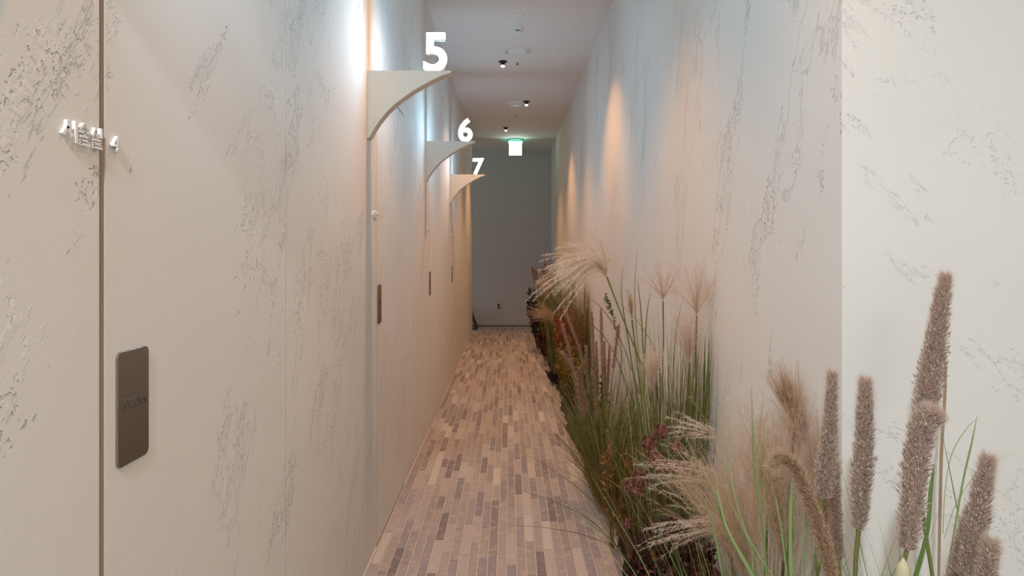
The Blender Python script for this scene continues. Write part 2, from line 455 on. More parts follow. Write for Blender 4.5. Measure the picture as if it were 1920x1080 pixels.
# raised white door signs
def sign(y_end, n, lab):
    """three Hangul syllables before the door joint, the room number after it; u runs along the corridor"""
    r = empty('room_sign', (WL, y_end-0.05, 1.43), lab, 'sign', 'white raised room signs beside the doors')
    S = 0.0285; wd = 0.0046; zb = 1.443
    def put(name, strokes, u0, zz, su=0.0255, sc=S, th=0.0048):
        b = bmesh.new()
        for st in strokes:
            p, q = st[0], st[1]; ww = (st[2] if len(st) > 2 else wd)
            P = (u0+p[0]*su, zz+p[1]*sc); Q = (u0+q[0]*su, zz+q[1]*sc)
            prism(b, stroke(P, Q, ww), lambda u, v, t: (t, u, v), WL-0.0005, WL+th)
        bm_obj(name, b, M['letter'], r)
    rieul = lambda y: [((.08, y+.36), (.88, y+.36)), ((.80, y+.36), (.80, y+.18)), ((.08, y+.18), (.88, y+.18)), ((.16, y+.18), (.16, y)), ((.08, y), (.92, y))]
    thin = 0.0034
    T = lambda ss: [(p, q, thin) for p, q in ss]
    put('letter', [((.34, .98), (.30, .62)), ((.30, .68), (.02, .28)), ((.30, .66), (.58, .26)), ((.86, 1.04), (.86, 0))], y_end-0.091, zb, 0.030)
    put('letter', [((.48, 1.02), (.12, .74), thin), ((.48, 1.02), (.86, .74), thin), ((.02, .62), (.98, .62), thin), ((.5, .62), (.5, .46), thin)] + T(rieul(0.04)), y_end-0.060, zb)
    put('letter', [((.34, 1.0), (.32, .78), thin), ((.33, .82), (.04, .52), thin), ((.33, .82), (.60, .52), thin), ((.86, 1.04), (.86, .54))] + T(rieul(0.04)), y_end-0.033, zb)
    b = text_mesh(str(n), 0.0245, 0.014, 0.0053)
    for v in b.verts: v.co = Vector((WL-0.0005+v.co.z, y_end+0.022+v.co.x, zb+0.001+v.co.y))
    bm_obj('number_letter', b, M['letter'], r)
sign(DOOR_Y[0]-0.004, 4, 'raised white Hangul letters with number 4 across the wide joint of the near door')
sign(DOOR_Y[1], 5, 'small raised white sign letters beside the door under the lit 5')
sign(DOOR_Y[2], 6, 'tiny raised white sign letters beside the door under the lit 6')
sign(DOOR_Y[3], 7, 'tiny raised white sign letters beside the farthest door, under the lit 7')

# curved number brackets
ARC = [(0.012, -0.268), (0.030, -0.236), (0.052, -0.203), (0.080, -0.169), (0.112, -0.138), (0.150, -0.1085), (0.190, -0.081), (0.230, -0.058), (0.268, -0.038), (0.302, -0.022), (0.340, -0.0085)]
BR_Y = [(0.79, 4), (2.676, 5), (4.52, 6), (6.42, 7)]
for yb, num in BR_Y:
    zt = {6: 2.055, 7: 2.046}.get(num, 2.035)
    lab = {4: 'curved beige wall bracket with the glowing number 4, above the near door', 5: 'large curved beige wall bracket carrying the glowing number 5, nearest in view', 6: 'middle curved beige wall bracket carrying the glowing number 6',
           7: 'farthest and smallest curved beige wall bracket carrying the glowing number 7'}[num]
    r = empty('number_sign', (WL, yb+0.03, zt-0.27), lab, 'sign', 'lit number signs on curved brackets')
    pts = [(0, 0), (0, -0.274), (0.004, -0.276)] + ARC + [(0.343, -0.002), (0.343, 0)]
    b = bmesh.new(); prism(b, pts, lambda u, v, t: (WL+u, t, zt+v), yb, yb+0.062)
    bmesh.ops.triangulate(b, faces=[f for f in b.faces if len(f.verts) > 4])
    o = bm_obj('bracket', b, M['bracket'], r)
    b = text_mesh(str(num), 0.160, 0.020, 0.026)
    for v in b.verts: v.co = Vector((WL+0.277+v.co.x*(1.02 if num != 6 else .98), yb+0.044-v.co.z, zt+v.co.y))
    bmesh.ops.recalc_face_normals(b, faces=b.faces[:])
    for f in b.faces: f.material_index = 0 if abs(f.normal.y) > 0.7 else 1
    o = bm_obj('numeral', b, [M['numeral_face'], M['letter']], r); o['label'] = 'glowing white numeral %d' % num

# ------------------------------------------------------------------ ceiling fittings
for k, (sx, sy) in enumerate(SPOTS):
    if sy < 5: continue
    lab = {6.03: 'nearest black spotlight, on the ceiling left of the round speaker', 7.64: 'black spotlight touching the second round ceiling speaker',
           9.26: 'farthest black spotlight, on the ceiling in front of the exit sign'}[sy]
    r = empty('ceiling_spotlight', (sx, sy, H), lab, 'spotlight', 'black ceiling spotlights')
    b = bmesh.new(); lathe(b, sx, sy, [(0, H+0.002), (0.040, H+0.002), (0.040, H-0.006), (0.034, H-0.009), (0, H-0.009)]); bm_obj('flange', b, M['black'], r)
    b = bmesh.new(); lathe(b, sx, sy, [(0, H-0.008), (0.022, H-0.008), (0.018, H-0.036), (0, H-0.036)]); bm_obj('neck', b, M['black'], r)
    b = bmesh.new(); lathe(b, sx, sy, [(0, H-0.035), (0.015, H-0.035), (0.019, H-0.042), (0.018, H-0.050), (0.008, H-0.056), (0, H-0.057)]); bm_obj('bulb', b, M['bulb'], r)
def speaker(x, y, lab):
    r = empty('ceiling_speaker', (x, y, H), lab, 'speaker', 'round white ceiling speakers')
    b = bmesh.new(); lathe(b, x, y, [(0.118, H+0.001), (0.122, H-0.004), (0.116, H-0.012), (0.104, H-0.013), (0.100, H-0.004), (0.100, H+0.001)], 40); bm_obj('outer_ring', b, M['white'], r, smooth=True)
    b = bmesh.new(); lathe(b, x, y, [(0.100, H-0.0015), (0.088, H-0.0015)], 40); bm_obj('shadow_gap', b, M['groove'], r)
    b = bmesh.new(); lathe(b, x, y, [(0.090, H+0.001), (0.090, H-0.011), (0.084, H-0.016), (0.04, H-0.018), (0, H-0.018)], 40); bm_obj('grille', b, M['white'], r, smooth=True)
speaker(0.072, 5.73, 'nearer round white speaker on the corridor ceiling, with a dark ring gap')
speaker(0.068, 7.75, 'farther round white speaker on the corridor ceiling, beside a black spotlight')
r = empty('smoke_detector', (0.063, 5.12, H), 'small white domed smoke detector with a dark slot on the ceiling, near the speaker', 'smoke detector')
x, y = 0.063, 5.12
b = bmesh.new(); lathe(b, x, y, [(0, H+0.001), (0.052, H+0.001), (0.052, H-0.012), (0.046, H-0.018), (0, H-0.018)]); bm_obj('base', b, M['white'], r, smooth=False)
b = bmesh.new(); lathe(b, x, y, [(0.040, H-0.016), (0.040, H-0.028), (0.034, H-0.040), (0.020, H-0.046), (0, H-0.047)]); bm_obj('dome', b, M['white'], r, smooth=True)
b = bmesh.new(); box(b, x-0.017, x+0.017, y-0.0405, y-0.030, H-0.036, H-0.030); bm_obj('slot', b, M['black'], r)
r = empty('ceiling_cover_plate', (0.062, 4.92, H), 'flat pale round cover plate on the ceiling, nearest of the round fittings', 'cover plate')
b = bmesh.new(); lathe(b, 0.062, 4.86, [(0, H+0.001), (0.054, H+0.001), (0.054, H-0.006), (0.048, H-0.010), (0, H-0.010)]); bm_obj('disc', b, M['white'], r)
b = bmesh.new(); lathe(b, 0.062, 4.86, [(0.020, H-0.009), (0.018, H-0.014), (0, H-0.014)]); bm_obj('hub', b, M['white'], r)
for sy, lab in ((6.06, 'tiny grey sprinkler head on the ceiling just beyond the nearer round speaker'), (8.40, 'tiny pale sprinkler head on the ceiling beyond the second round speaker')):
    r = empty('sprinkler_head', (0.075, sy, H), lab, 'sprinkler', 'sprinkler heads on the ceiling')
    b = bmesh.new(); lathe(b, 0.075, sy, [(0, H), (0.016, H), (0.015, H-0.004), (0, H-0.005)], 16); bm_obj('flange', b, M['white'], r)
    b = bmesh.new(); lathe(b, 0.075, sy, [(0.006, H-0.004), (0.005, H-0.018), (0.013, H-0.020), (0.013, H-0.023), (0, H-0.023)], 16); bm_obj('nozzle', b, M['dark_grey'], r)

# exit sign
ex, ey = 0.094, 10.25
r = empty('exit_sign', (ex, ey, H), 'glowing white and green exit sign hanging from the corridor ceiling at the far end', 'exit sign')
b = bmesh.new(); lathe(b, ex, ey, [(0, H+0.001), (0.125, H+0.001), (0.125, H-0.010), (0.118, H-0.014), (0, H-0.014)], 32); bm_obj('ceiling_flange', b, M['dark_grey'], r)
b = bmesh.new(); box(b, ex-0.115, ex+0.115, ey-0.020, ey+0.020, H-0.036, H-0.013, 0.003); bm_obj('mount_bar', b, M['white'], r)
b = bmesh.new(); box(b, ex-0.105, ex+0.105, ey-0.030, ey+0.030, H-0.064, H-0.037, 0.002); bm_obj('green_strip', b, M['exit_edge'], r)['label'] = 'glowing green strip'
b = bmesh.new(); box(b, ex-0.108, ex+0.108, ey-0.014, ey+0.014, H-0.258, H-0.066, 0.003); bm_obj('housing', b, M['dark_grey'], r)
face = bm_obj('lit_face', (lambda b: (box(b, ex-0.098, ex+0.098, ey-0.0165, ey-0.012, H-0.253, H-0.072, 0.001), b)[1])(bmesh.new()), M['exit_face'], r)
b = bmesh.new(); t3 = lambda u, v, t: (ex+u, t, H-0.162+v*.95); y0, y1 = ey-0.0178, ey-0.0160
prism(b, [(-.014+.012*math.cos(a), .052+.012*math.sin(a)) for a in np.linspace(0, 2*PI, 14)[:-1]], t3, y0, y1)
for p, q, ww in (((-.012, .036), (.006, -.012), .022), ((-.008, .032), (-.040, .014), .009), ((-.040, .014), (-.046, -.006), .009), ((-.004, .030), (.022, .012), .009),
                 ((.022, .012), (.040, .022), .009), ((.004, -.010), (-.020, -.034), .011), ((-.020, -.034), (-.048, -.036), .011), ((.008, -.012), (.026, -.036), .011), ((.026, -.036), (.020, -.066), .011),
                 ((.056, -.07), (.056, .062), .007), ((.056, .062), (.082, .062), .007), ((.082, .062), (.082, -.07), .007)):
    prism(b, stroke(p, q, ww), t3, y0, y1)
bm_obj('pictogram', b, M['exit_green'], r)['label'] = 'pale green running figure and doorway'

# wall outlet and floor board at the far end
r = empty('wall_outlet', (-0.183, YFAR, 0.31), 'small socket with dark opening low on the grey far wall', 'outlet')
b = bmesh.new(); box(b, -0.223, -0.143, YFAR-0.008, YFAR+0.001, 0.29, 0.41, 0.003); bm_obj('cover', b, M['far_wall'], r)
b = bmesh.new(); box(b, -0.200, -0.166, YFAR-0.011, YFAR-0.006, 0.308, 0.345, 0.004); box(b, -0.200, -0.166, YFAR-0.011, YFAR-0.006, 0.352, 0.389, 0.004); bm_obj('socket', b, M['black'], r)
r = empty('sandwich_board', (-0.64, 10.93, 0), 'black slanted floor board half hidden behind the end of the left wall', 'floor sign')
for s, nm in ((1, 'front_panel'), (-1, 'rear_panel')):
    b = bmesh.new(); prism(b, [(-0.66, 0.33), (-0.66+s*0.018, 0.33), (-0.66+s*0.132, 0.012), (-0.66+s*0.114, 0.012)], lambda u, v, t: (u, t, v), 10.70, 11.12); bm_obj(nm, b, M['black'], r)
    b = bmesh.new(); box(b, -0.66+s*0.123-0.012, -0.66+s*0.123+0.012, 10.70, 11.12, 0, 0.014, 0.002); bm_obj('foot_rail', b, M['dark_grey'], r)
b = bmesh.new(); box(b, -0.68, -0.64, 10.72, 11.10, 0.324, 0.338, 0.003); bm_obj('hinge', b, M['dark_grey'], r)

# ------------------------------------------------------------------ planting bed
def bed_part(y0, y1, n, xright, label):
    bed = empty('planting_bed', (0.58, (y0+y1)/2, 0), label, 'flower bed', 'planting beds')
    b = bmesh.new(); prev = None
    for y in np.linspace(y0, y1, n):
        e = edge_x(y)+0.012*math.sin(y*9)+0.008*math.sin(y*23+1); xr = xright
        row = [b.verts.new((e, y, -0.004)), b.verts.new((e+0.004, y, 0.018)), b.verts.new((e+0.03, y, 0.030+0.006*math.sin(y*17))), b.verts.new(((e+xr)/2, y, 0.042+0.008*math.sin(y*11+2))), b.verts.new((xr, y, 0.035))]
        if prev:
            for a0, a1, b1, b0 in zip(prev, prev[1:], row[1:], row): b.faces.new((a0, a1, b1, b0))
        prev = row
    bmesh.ops.recalc_face_normals(b, faces=b.faces[:])
    bm_obj('soil', b, M['soil'], bed, smooth=True)
bed_part(YCOR-0.006, 10.05, 140, WR-0.002, 'narrow bed of dark soil with a wavy edge along the right corridor wall')
bed_part(0.62, YCOR-0.007, 20, 1.40, 'short bed of dark soil in front of the bright white wall')

# ------------------------------------------------------------------ plant kit (numpy, one mesh per part)
def nrm(v): return v/np.maximum(np.linalg.norm(v, axis=-1, keepdims=True), 1e-9)
class Acc:
    def __init__(s): s.V = []; s.F4 = []; s.F3 = []; s.m4 = []; s.m3 = []; s.n = 0
    def add(s, V, F, mi=0):
        V = V.reshape(-1, 3).copy(); F = np.asarray(F)+s.n
        px_, py_ = V[:, 0]-(WR-0.005), V[:, 1]-(YCOR-0.010); inw = (px_ > 0) & (py_ > 0)      # plants stay in front of the walls
        byx = inw & (px_ < py_); V[byx, 0] = WR-0.005; byy = inw & ~byx; V[byy, 1] = YCOR-0.010
        s.V.append(V); s.n += len(V)
        (s.F4 if F.shape[1] == 4 else s.F3).append(F); (s.m4 if F.shape[1] == 4 else s.m3).append(np.full(len(F), mi))
    def obj(s, name, mats, parent, kind=None, label=None):
        V = np.concatenate(s.V)
        F4 = np.concatenate(s.F4) if s.F4 else np.zeros((0, 4), int); F3 = np.concatenate(s.F3) if s.F3 else np.zeros((0, 3), int)
        mi = np.concatenate((s.m4+s.m3) or [np.zeros(0)]).astype(np.int32)
        me = bpy.data.meshes.new(name); me.vertices.add(len(V)); me.vertices.foreach_set('co', V.astype(np.float32).ravel())
        nl = F4.size+F3.size; me.loops.add(nl); me.loops.foreach_set('vertex_index', np.concatenate([F4.ravel(), F3.ravel()]).astype(np.int32))
        npol = len(F4)+len(F3); me.polygons.add(npol)
        st = np.concatenate([np.arange(len(F4))*4, F4.size+np.arange(len(F3))*3]).astype(np.int32)
        me.polygons.foreach_set('loop_start', st); me.polygons.foreach_set('material_index', mi)
        me.update(calc_edges=True)
        for m in mats: me.materials.append(m)
        o = link(name, me, parent, kind)
        if label: o['label'] = label
        return o

def ribbons(acc, P, W, mi=0, side=None):
    """P (N,n,3) centre lines, W (n,) or (N,n) full widths"""
    N, n, _ = P.shape; W = np.broadcast_to(W, (N, n))
    T = nrm(np.gradient(P, axis=1))
    if side is None: side = rng.normal(size=(N, 1, 3))
    S = nrm(np.cross(T, np.broadcast_to(side, T.shape)))*(W[..., None]/2)
    V = np.stack([P-S, P+S], axis=2)                     # N,n,2,3
    idx = np.arange(N*n*2).reshape(N, n, 2)
    Fq = np.stack([idx[:, :-1, 0], idx[:, :-1, 1], idx[:, 1:, 1], idx[:, 1:, 0]], -1).reshape(-1, 4)
    acc.add(V, Fq, mi)

def tube(acc, P, R, seg=6, mi=0):
    P = np.asarray(P, float); n = len(P); R = np.broadcast_to(R, (n,))
    T = nrm(np.gradient(P, axis=0)); up = np.array((0.31, 0.95, 0.05))
    A = nrm(np.cross(T, up)); B = np.cross(T, A)
    a = np.linspace(0, 2*PI, seg, endpoint=False)
    V = P[:, None]+R[:, None, None]*(A[:, None]*np.cos(a)[None, :, None]+B[:, None]*np.sin(a)[None, :, None])
    idx = np.arange(n*seg).reshape(n, seg); nx = np.roll(idx, -1, 1)
    acc.add(V, np.stack([idx[:-1], nx[:-1], nx[1:], idx[1:]], -1).reshape(-1, 4), mi)

def curve(pts, n):
    """smooth curve through control points (Catmull-Rom)"""
    p = np.asarray(pts, float)
    if len(p) == 2: return p[0]+(p[1]-p[0])*np.linspace(0, 1, n)[:, None]
    p = np.vstack([2*p[0]-p[1], p, 2*p[-1]-p[-2]]); m = len(p)-3
    t = np.linspace(0, m-1e-6, n); i = t.astype(int); f = (t-i)[:, None]
    a, b_, c, d = p[i], p[i+1], p[i+2], p[i+3]
    return 0.5*((2*b_)+(c-a)*f+(2*a-5*b_+4*c-d)*f**2+(3*b_-a-3*c+d)*f**3)

def blades(acc, base, tip_dir, L, droop, W, n=7, mi=0, side=None):
    """base (N,3), tip_dir (N,3) unit, L (N,), droop (N,3) bend added with s^2, W (N,)"""
    s = np.linspace(0, 1, n)
    P = base[:, None]+tip_dir[:, None]*L[:, None, None]*s[None, :, None]+droop[:, None]*(s[None, :, None]**2.2)
    prof = np.interp(s, [0, .25, .7, 1], [.75, 1, .7, .06])
    ribbons(acc, P, W[:, None]*prof[None], mi, side)

def clump(acc, cx, cy, z, rx, ry, N, hmin, hmax, spread, droopk, wmin, wmax, mi=0, lean=(0, 0), n=7, wall=True):
    a = rng.uniform(0, 2*PI, N); q = np.sqrt(rng.uniform(0, 1, N))
    base = np.stack([cx+rx*q*np.cos(a), cy+ry*q*np.sin(a), np.full(N, z)], 1)
    out = np.stack([np.cos(a), np.sin(a), np.zeros(N)], 1)
    sp = spread*rng.uniform(0.1, 1, N)
    d = nrm(np.stack([out[:, 0]*sp+lean[0], out[:, 1]*sp+lean[1], np.ones(N)], 1)+rng.normal(0, .05, (N, 3)))
    L = rng.uniform(hmin, hmax, N)
    dr = (out+rng.normal(0, .35, (N, 3)))*np.array((1, 1, 0))*(L*droopk*rng.uniform(0.1, 1.2, N))[:, None]
    dr[:, 2] -= L*droopk*rng.uniform(0.05, 0.9, N)*0.7
    if wall:       # blades stay on this side of the wall
        lim = WR-0.012
        ex_ = base[:, 0]+d[:, 0]*L+dr[:, 0]; over = np.maximum(ex_-lim, 0); dr[:, 0] -= over
    blades(acc, base, d, L, dr, rng.uniform(wmin, wmax, N), n, mi)

def spike(axis, rad, nsp, name, mats, parent, sl=0.0090, sw=0.0025, bl=0.017, nb=7, bw=0.00048, up=1.15, label=None):
    """bottle-brush flower spike: spikelets spiralling round an axis, each with fine bristles"""
    acc = Acc(); n = 60
    C = curve(axis, n); T = nrm(np.gradient(C, axis=0))
    tube(acc, C, 0.0022+0.20*np.interp(np.linspace(0, 1, n), np.linspace(0, 1, len(rad)), rad), 7, 0)
    t = (np.arange(nsp)+rng.uniform(0, 1, nsp))/nsp
    i = np.clip((t*(n-1)), 0, n-1.001); k = i.astype(int); f = (i-k)[:, None]
    p = C[k]*(1-f)+C[np.minimum(k+1, n-1)]*f; T_ = T[k]
    A = nrm(np.cross(T_, np.array((.3, .9, .1)))); B = np.cross(T_, A)
    ang = np.arange(nsp)*2.39996+rng.normal(0, .25, nsp)
    Rr = nrm(A*np.cos(ang)[:, None]+B*np.sin(ang)[:, None])
    rr = np.interp(t, np.linspace(0, 1, len(rad)), rad)*rng.uniform(.75, 1.15, nsp)
    D = nrm(T_*up+Rr*rng.uniform(.7, 1.2, nsp)[:, None]+rng.normal(0, .12, (nsp, 3)))
    lay = rng.uniform(.25, .72, nsp)
    S0 = p+Rr*(rr*lay)[:, None]
    Ls = sl*rng.uniform(.75, 1.3, nsp)
    Q = nrm(np.cross(D, T_)+1e-6); U = np.cross(Q, D)
    m_ = S0+D*(Ls*.42)[:, None]; w_ = (sw*rng.uniform(.7, 1.2, nsp)/2)[:, None]
    V = np.stack([S0, m_+Q*w_, m_+U*w_, m_-Q*w_, m_-U*w_, S0+D*Ls[:, None]], 1)
    tri = np.array([(0, 1, 2), (0, 2, 3), (0, 3, 4), (0, 4, 1), (5, 2, 1), (5, 3, 2), (5, 4, 3), (5, 1, 4)])
    acc.add(V, (np.arange(nsp)[:, None, None]*6+tri[None]).reshape(-1, 3), 0)
    for j in range(nb):
        Dj = nrm(D+rng.normal(0, .28, D.shape)); Lb = bl*rng.uniform(.5, 1.25, nsp)
        b0 = p+Rr*(rr*.35)[:, None]
        s = np.array((0, .5, 1.0))
        P = b0[:, None]+Dj[:, None]*Lb[:, None, None]*s[None, :, None]+(T_*.15)[:, None]*(Lb[:, None, None]*s[None, :, None]**2)
        ribbons(acc, P, bw*np.array((1.1, .9, .25)), 1)
    return acc.obj(name, mats, parent, label=label)

def stem(pts, r, mat, parent, name='stem'):
    acc = Acc(); P = curve(pts, 14); tube(acc, P, np.linspace(r, r*.7, 14), 7); return acc.obj(name, [mat], parent)

def plume(base, aim, L, nstr, spread, bend, parent, mats, hairs=26, hl=0.014, sw=0.0010, hw=0.0005, name='plume', s0=0.25, label=None, flatten=1.0):
    """feather-grass plume: strands leaving one point, bending, with silky hairs"""
    acc = Acc(); base = np.asarray(base, float); aim = nrm(np.asarray(aim, float)); bend = np.asarray(bend, float)
    n = 12; s = np.linspace(0, 1, n)
    d = nrm(aim+rng.normal(0, spread, (nstr, 3))*np.array((1, flatten, 1)))
    Ls = L*rng.uniform(.6, 1.08, nstr)
    st = base+aim*rng.uniform(0, .16, (nstr, 1))*L
    k = rng.uniform(.55, 1.3, nstr)
    P = st[:, None]+d[:, None]*Ls[:, None, None]*s[None, :, None]+bend[None, None]*(k[:, None, None]*(s**2)[None, :, None])*L
    P = P+np.cumsum(rng.normal(0, L*.004, P.shape), axis=1)*s[None, :, None]
    P[..., 0] = np.minimum(P[..., 0], WR-0.006)
    ribbons(acc, P, sw*np.interp(s, [0, .6, 1], [1, .8, .4]), 0)
    T = nrm(np.gradient(P, axis=1))
    if hairs:
        q = s0+(1-s0)*rng.uniform(0, 1, (nstr, hairs)); i = np.clip(q*(n-1), 0, n-1.01); kk = i.astype(int); f = (i-kk)[..., None]
        I = np.arange(nstr)[:, None]
        p = P[I, kk]*(1-f)+P[I, kk+1]*f; t_ = T[I, kk]
        D = nrm(t_*1.15+rng.normal(0, .55, p.shape)); Lh = hl*rng.uniform(.5, 1.2, q.shape)
        g = np.array((0, .5, 1.0))
        HP = p[:, :, None]+D[:, :, None]*Lh[:, :, None, None]*g[None, None, :, None]+np.array((0, 0, -.25))*(Lh[:, :, None, None]*(g**2)[None, None, :, None])
        HP = HP.reshape(-1, 3, 3); HP[..., 0] = np.minimum(HP[..., 0], WR-0.004)
        ribbons(acc, HP, hw*np.array((1.0, .8, .3)), 1)
    return acc.obj(name, mats, parent, label=label)

def leaves(acc, pos, dirv, L, W, mi=0, fold=.25):
    N = len(pos); D = nrm(dirv); S = nrm(np.cross(D, rng.normal(size=(N, 3)))); U = np.cross(S, D)
    L = L[:, None]; W = W[:, None]
    m_ = pos+D*L*.45
    V = np.stack([pos, m_+S*W/2+U*W*fold, pos+D*L-U*L*.12, m_-S*W/2+U*W*fold, m_], 1)
    tri = np.array([(0, 4, 1), (1, 4, 2), (2, 4, 3), (3, 4, 0)])
    acc.add(V, (np.arange(N)[:, None, None]*5+tri[None]).reshape(-1, 3), mi)

def shrub(name, c, rad, nst, nleaf, lsize, leafmat, label, cat, group=None, aspect=.45, z0=0.03, leafname='foliage', lean=(0, 0), top=None, stemmat=None):
    """stems from one base carrying many small folded leaves; c = base, rad = (rx, ry, height)"""
    r = empty(name, (c[0], c[1], z0), label, cat, group)
    acc = Acc(); sa = Acc(); rx, ry, hh = rad
    for k in range(nst):
        a = rng.uniform(0, 2*PI); q = math.sqrt(rng.uniform(0, 1))
        tip = np.array([min(c[0]+rx*q*math.cos(a)+lean[0], WR-.02), c[1]+ry*q*math.sin(a)+lean[1], z0+hh*rng.uniform(.6, 1.0)*(1-.25*q)])
        p0 = np.array([c[0]+rx*.25*math.cos(a), c[1]+ry*.25*math.sin(a), z0-.01])
        mid = p0*.5+tip*.5+np.array([rx*.12*math.cos(a), ry*.12*math.sin(a), hh*.08])
        C = curve([p0, mid, tip], 10); tube(sa, C, np.linspace(.0026, .0010, 10), 5)
        m = max(3, nleaf//nst); t = rng.uniform(.12, 1, m)**.8*9; i = np.clip(t, 0, 8.99).astype(int); f = (t-i)[:, None]
        p = C[i]*(1-f)+C[i+1]*f; T = C[i+1]-C[i]
        d = nrm(T)*.5+rng.normal(0, .6, (m, 3))+np.array((0, 0, .25))
        L = lsize*rng.uniform(.6, 1.25, m)
        d = nrm(d); ex_ = p[:, 0]+d[:, 0]*L > WR-.006; d[ex_, 0] *= -1
        leaves(acc, p, d, L, L*aspect)
    sa.obj('stems', [stemmat or M['stem_brown']], r, kind='stuff')
    acc.obj(leafname, [leafmat], r, kind='stuff')
    return r

def globe(parent, p, R, mats, n=70, name='flower_head'):
    """scaly globe flower head"""
    acc = Acc(); i = np.arange(n)+.5; ph = np.arccos(1-2*i/n); th = PI*(1+5**.5)*i
    N_ = np.stack([np.cos(th)*np.sin(ph), np.sin(th)*np.sin(ph), np.cos(ph)], 1)
    core = [(0, -.8), (.5, -.62), (.78, -.1), (.7, .4), (.35, .75), (0, .85)]
    zz = np.array([(0, 0, c[1]*R) for c in core])+p
    tube(acc, zz, np.array([max(c[0], .02)*R for c in core]), 10)
    pos = p+N_*R*.72
    d = nrm(N_*.30+np.array((0, 0, .95))+rng.normal(0, .08, (n, 3)))
    leaves(acc, pos+N_*R*.12, d, np.full(n, R*.58)*rng.uniform(.85, 1.15, n), np.full(n, R*.52), 0, .1)
    return acc.obj(name, mats, parent)


# ------------------------------------------------------------------ plants
FOXMAT = [M['spikelet'], M['bristle']]
# --- tall fountain grass in front of the pale wall
R1 = empty('fountain_grass', (0.80, 1.16, 0.03), 'tall fountain grass with mauve bottlebrush spikes in front of the bright white wall', 'ornamental grass', 'fountain grass clumps with bottlebrush spikes')
def fox(root, px, d, rad, nsp, foot, sr=0.0032, mats=FOXMAT, **k):
    """px: pixel points from tip to base, all at depth d"""
    A = np.array([at(x, y, d) for x, y in px])[::-1]
    o = spike(A, rad, nsp, 'flower_spike', mats, root, **k)
    base = A[0]; dirn = nrm(A[0]-A[1]); f = np.array((foot[0], foot[1], 0.03))
    stem([base-dirn*.0, base+dirn*.10+np.array((0, 0, 0)), base*.45+f*.55+np.array((0, 0, .05)), f], sr, M['stem'], root)
    return o
fox(R1, [(1773, 520), (1764, 575), (1754, 650), (1742, 720), (1733, 775)], 1.30, [.024, .034, .034, .029, .022, .015, .004], 1500, (0.84, 1.22), 0.0042)
fox(R1, [(1752, 782), (1742, 776), (1730, 800), (1719, 860), (1710, 940), (1701, 1030)], 1.08, [.017, .027, .031, .030, .026, .020, .009], 1300, (0.77, 1.06))
fox(R1, [(1853, 862), (1845, 905), (1835, 960), (1824, 1020), (1812, 1085)], 1.06, [.021, .023, .022, .019, .013, .004], 950, (0.86, 1.04))
fox(R1, [(1818, 968), (1808, 1010), (1797, 1060), (1788, 1110)], 1.10, [.016, .0165, .015, .011, .004], 700, (0.83, 1.12))
fox(R1, [(1858, 1020), (1852, 1055), (1846, 1100)], 1.02, [.013, .015, .013, .004], 500, (0.88, 1.0))
acc = Acc()
for px, d, wd in [([(1771, 640), (1772, 730), (1766, 830), (1763, 930), (1760, 1080)], 1.315, .007)]:
    P = curve([at(x, y, d) for x, y in px], 14)[None]
    ribbons(acc, P, wd*np.interp(np.linspace(0, 1, 14), [0, .15, .8, 1], [.3, 1, 1, .8]), 0, np.array((0, 1.0, .0)))
acc.obj('dry_leaf', [M['dry_leaf']], R1)
acc = Acc()
tube(acc, curve([at(1694, 1046, 1.07), at(1693, 1075, 1.07), at(1690, 1125, 1.07)], 10), np.interp(np.linspace(0, 1, 10), [0, .3, 1], [.001, .010, .014]), 8)
acc.obj('leaf_sheath', [M['sheath']], R1)['label'] = 'cream leaf sheath'
acc = Acc()
clump(acc, 0.79, 1.14, 0.03, .07, .06, 46, .60, .92, .16, .16, .0016, .0034)
clump(acc, 0.70, 1.20, 0.03, .05, .05, 30, .60, .85, .22, .22, .0014, .003)
for px, d, wd in [([(1832, 780), (1822, 830), (1806, 900), (1792, 980), (1775, 1080)], 1.15, .0040), ([(1836, 783), (1815, 800), (1785, 850), (1772, 920), (1768, 1000)], 1.2, .0016),
                  ([(1752, 870), (1745, 920), (1738, 1000), (1715, 1085)], 1.16, .0085), ([(1906, 846), (1840, 880), (1795, 940), (1770, 1010)], 1.18, .0012),
                  ([(1760, 780), (1790, 930), (1800, 1000), (1790, 1080)], 1.2, .0022)]:
    P = curve([at(x, y, d) for x, y in px], 14)[None]
    ribbons(acc, P, wd*np.interp(np.linspace(0, 1, 14), [0, .3, 1], [.15, 1, 1]), 0, np.array((0, 1.0, .1)))
acc.obj('blades', [M['blade_fresh']], R1, kind='stuff')

# --- fountain grass at the corner
R2 = empty('fountain_grass', (0.61, 1.24, 0.03), 'fountain grass with pinkish brown bottlebrush spikes and one drooping tan spike at the wall corner', 'ornamental grass', 'fountain grass clumps with bottlebrush spikes')
fox(R2, [(1623, 716), (1621, 770), (1620, 840), (1615, 910), (1610, 992)], 1.15, [.012, .0185, .0225, .0215, .019, .016, .010, .003], 1200, (0.63, 1.17), 0.0040)
fox(R2, [(1561, 703), (1558, 760), (1554, 820), (1549, 880), (1542, 935)], 1.30, [.019, .026, .024, .018, .0135, .009, .003], 1200, (0.62, 1.28), 0.0034)
fox(R2, [(1567, 868), (1566, 930), (1568, 990), (1572, 1050)], 1.34, [.012, .013, .012, .008, .003], 600, (0.66, 1.33), mats=[M['spike_brown'], M['bristle']])
fox(R2, [(1452, 872), (1466, 858), (1492, 878), (1518, 940), (1542, 1010), (1562, 1095)], 1.12, [.012, .0125, .012, .011, .010, .009, .005], 800, (0.60, 1.10), mats=[M['spike_tan'], M['fluff']])
acc = Acc()
clump(acc, 0.60, 1.22, 0.03, .06, .07, 60, .62, .95, .17, .18, .0016, .0038)
clump(acc, 0.53, 1.25, 0.03, .06, .08, 60, .65, .98, .20, .22, .0016, .0040, lean=(-.04, 0))
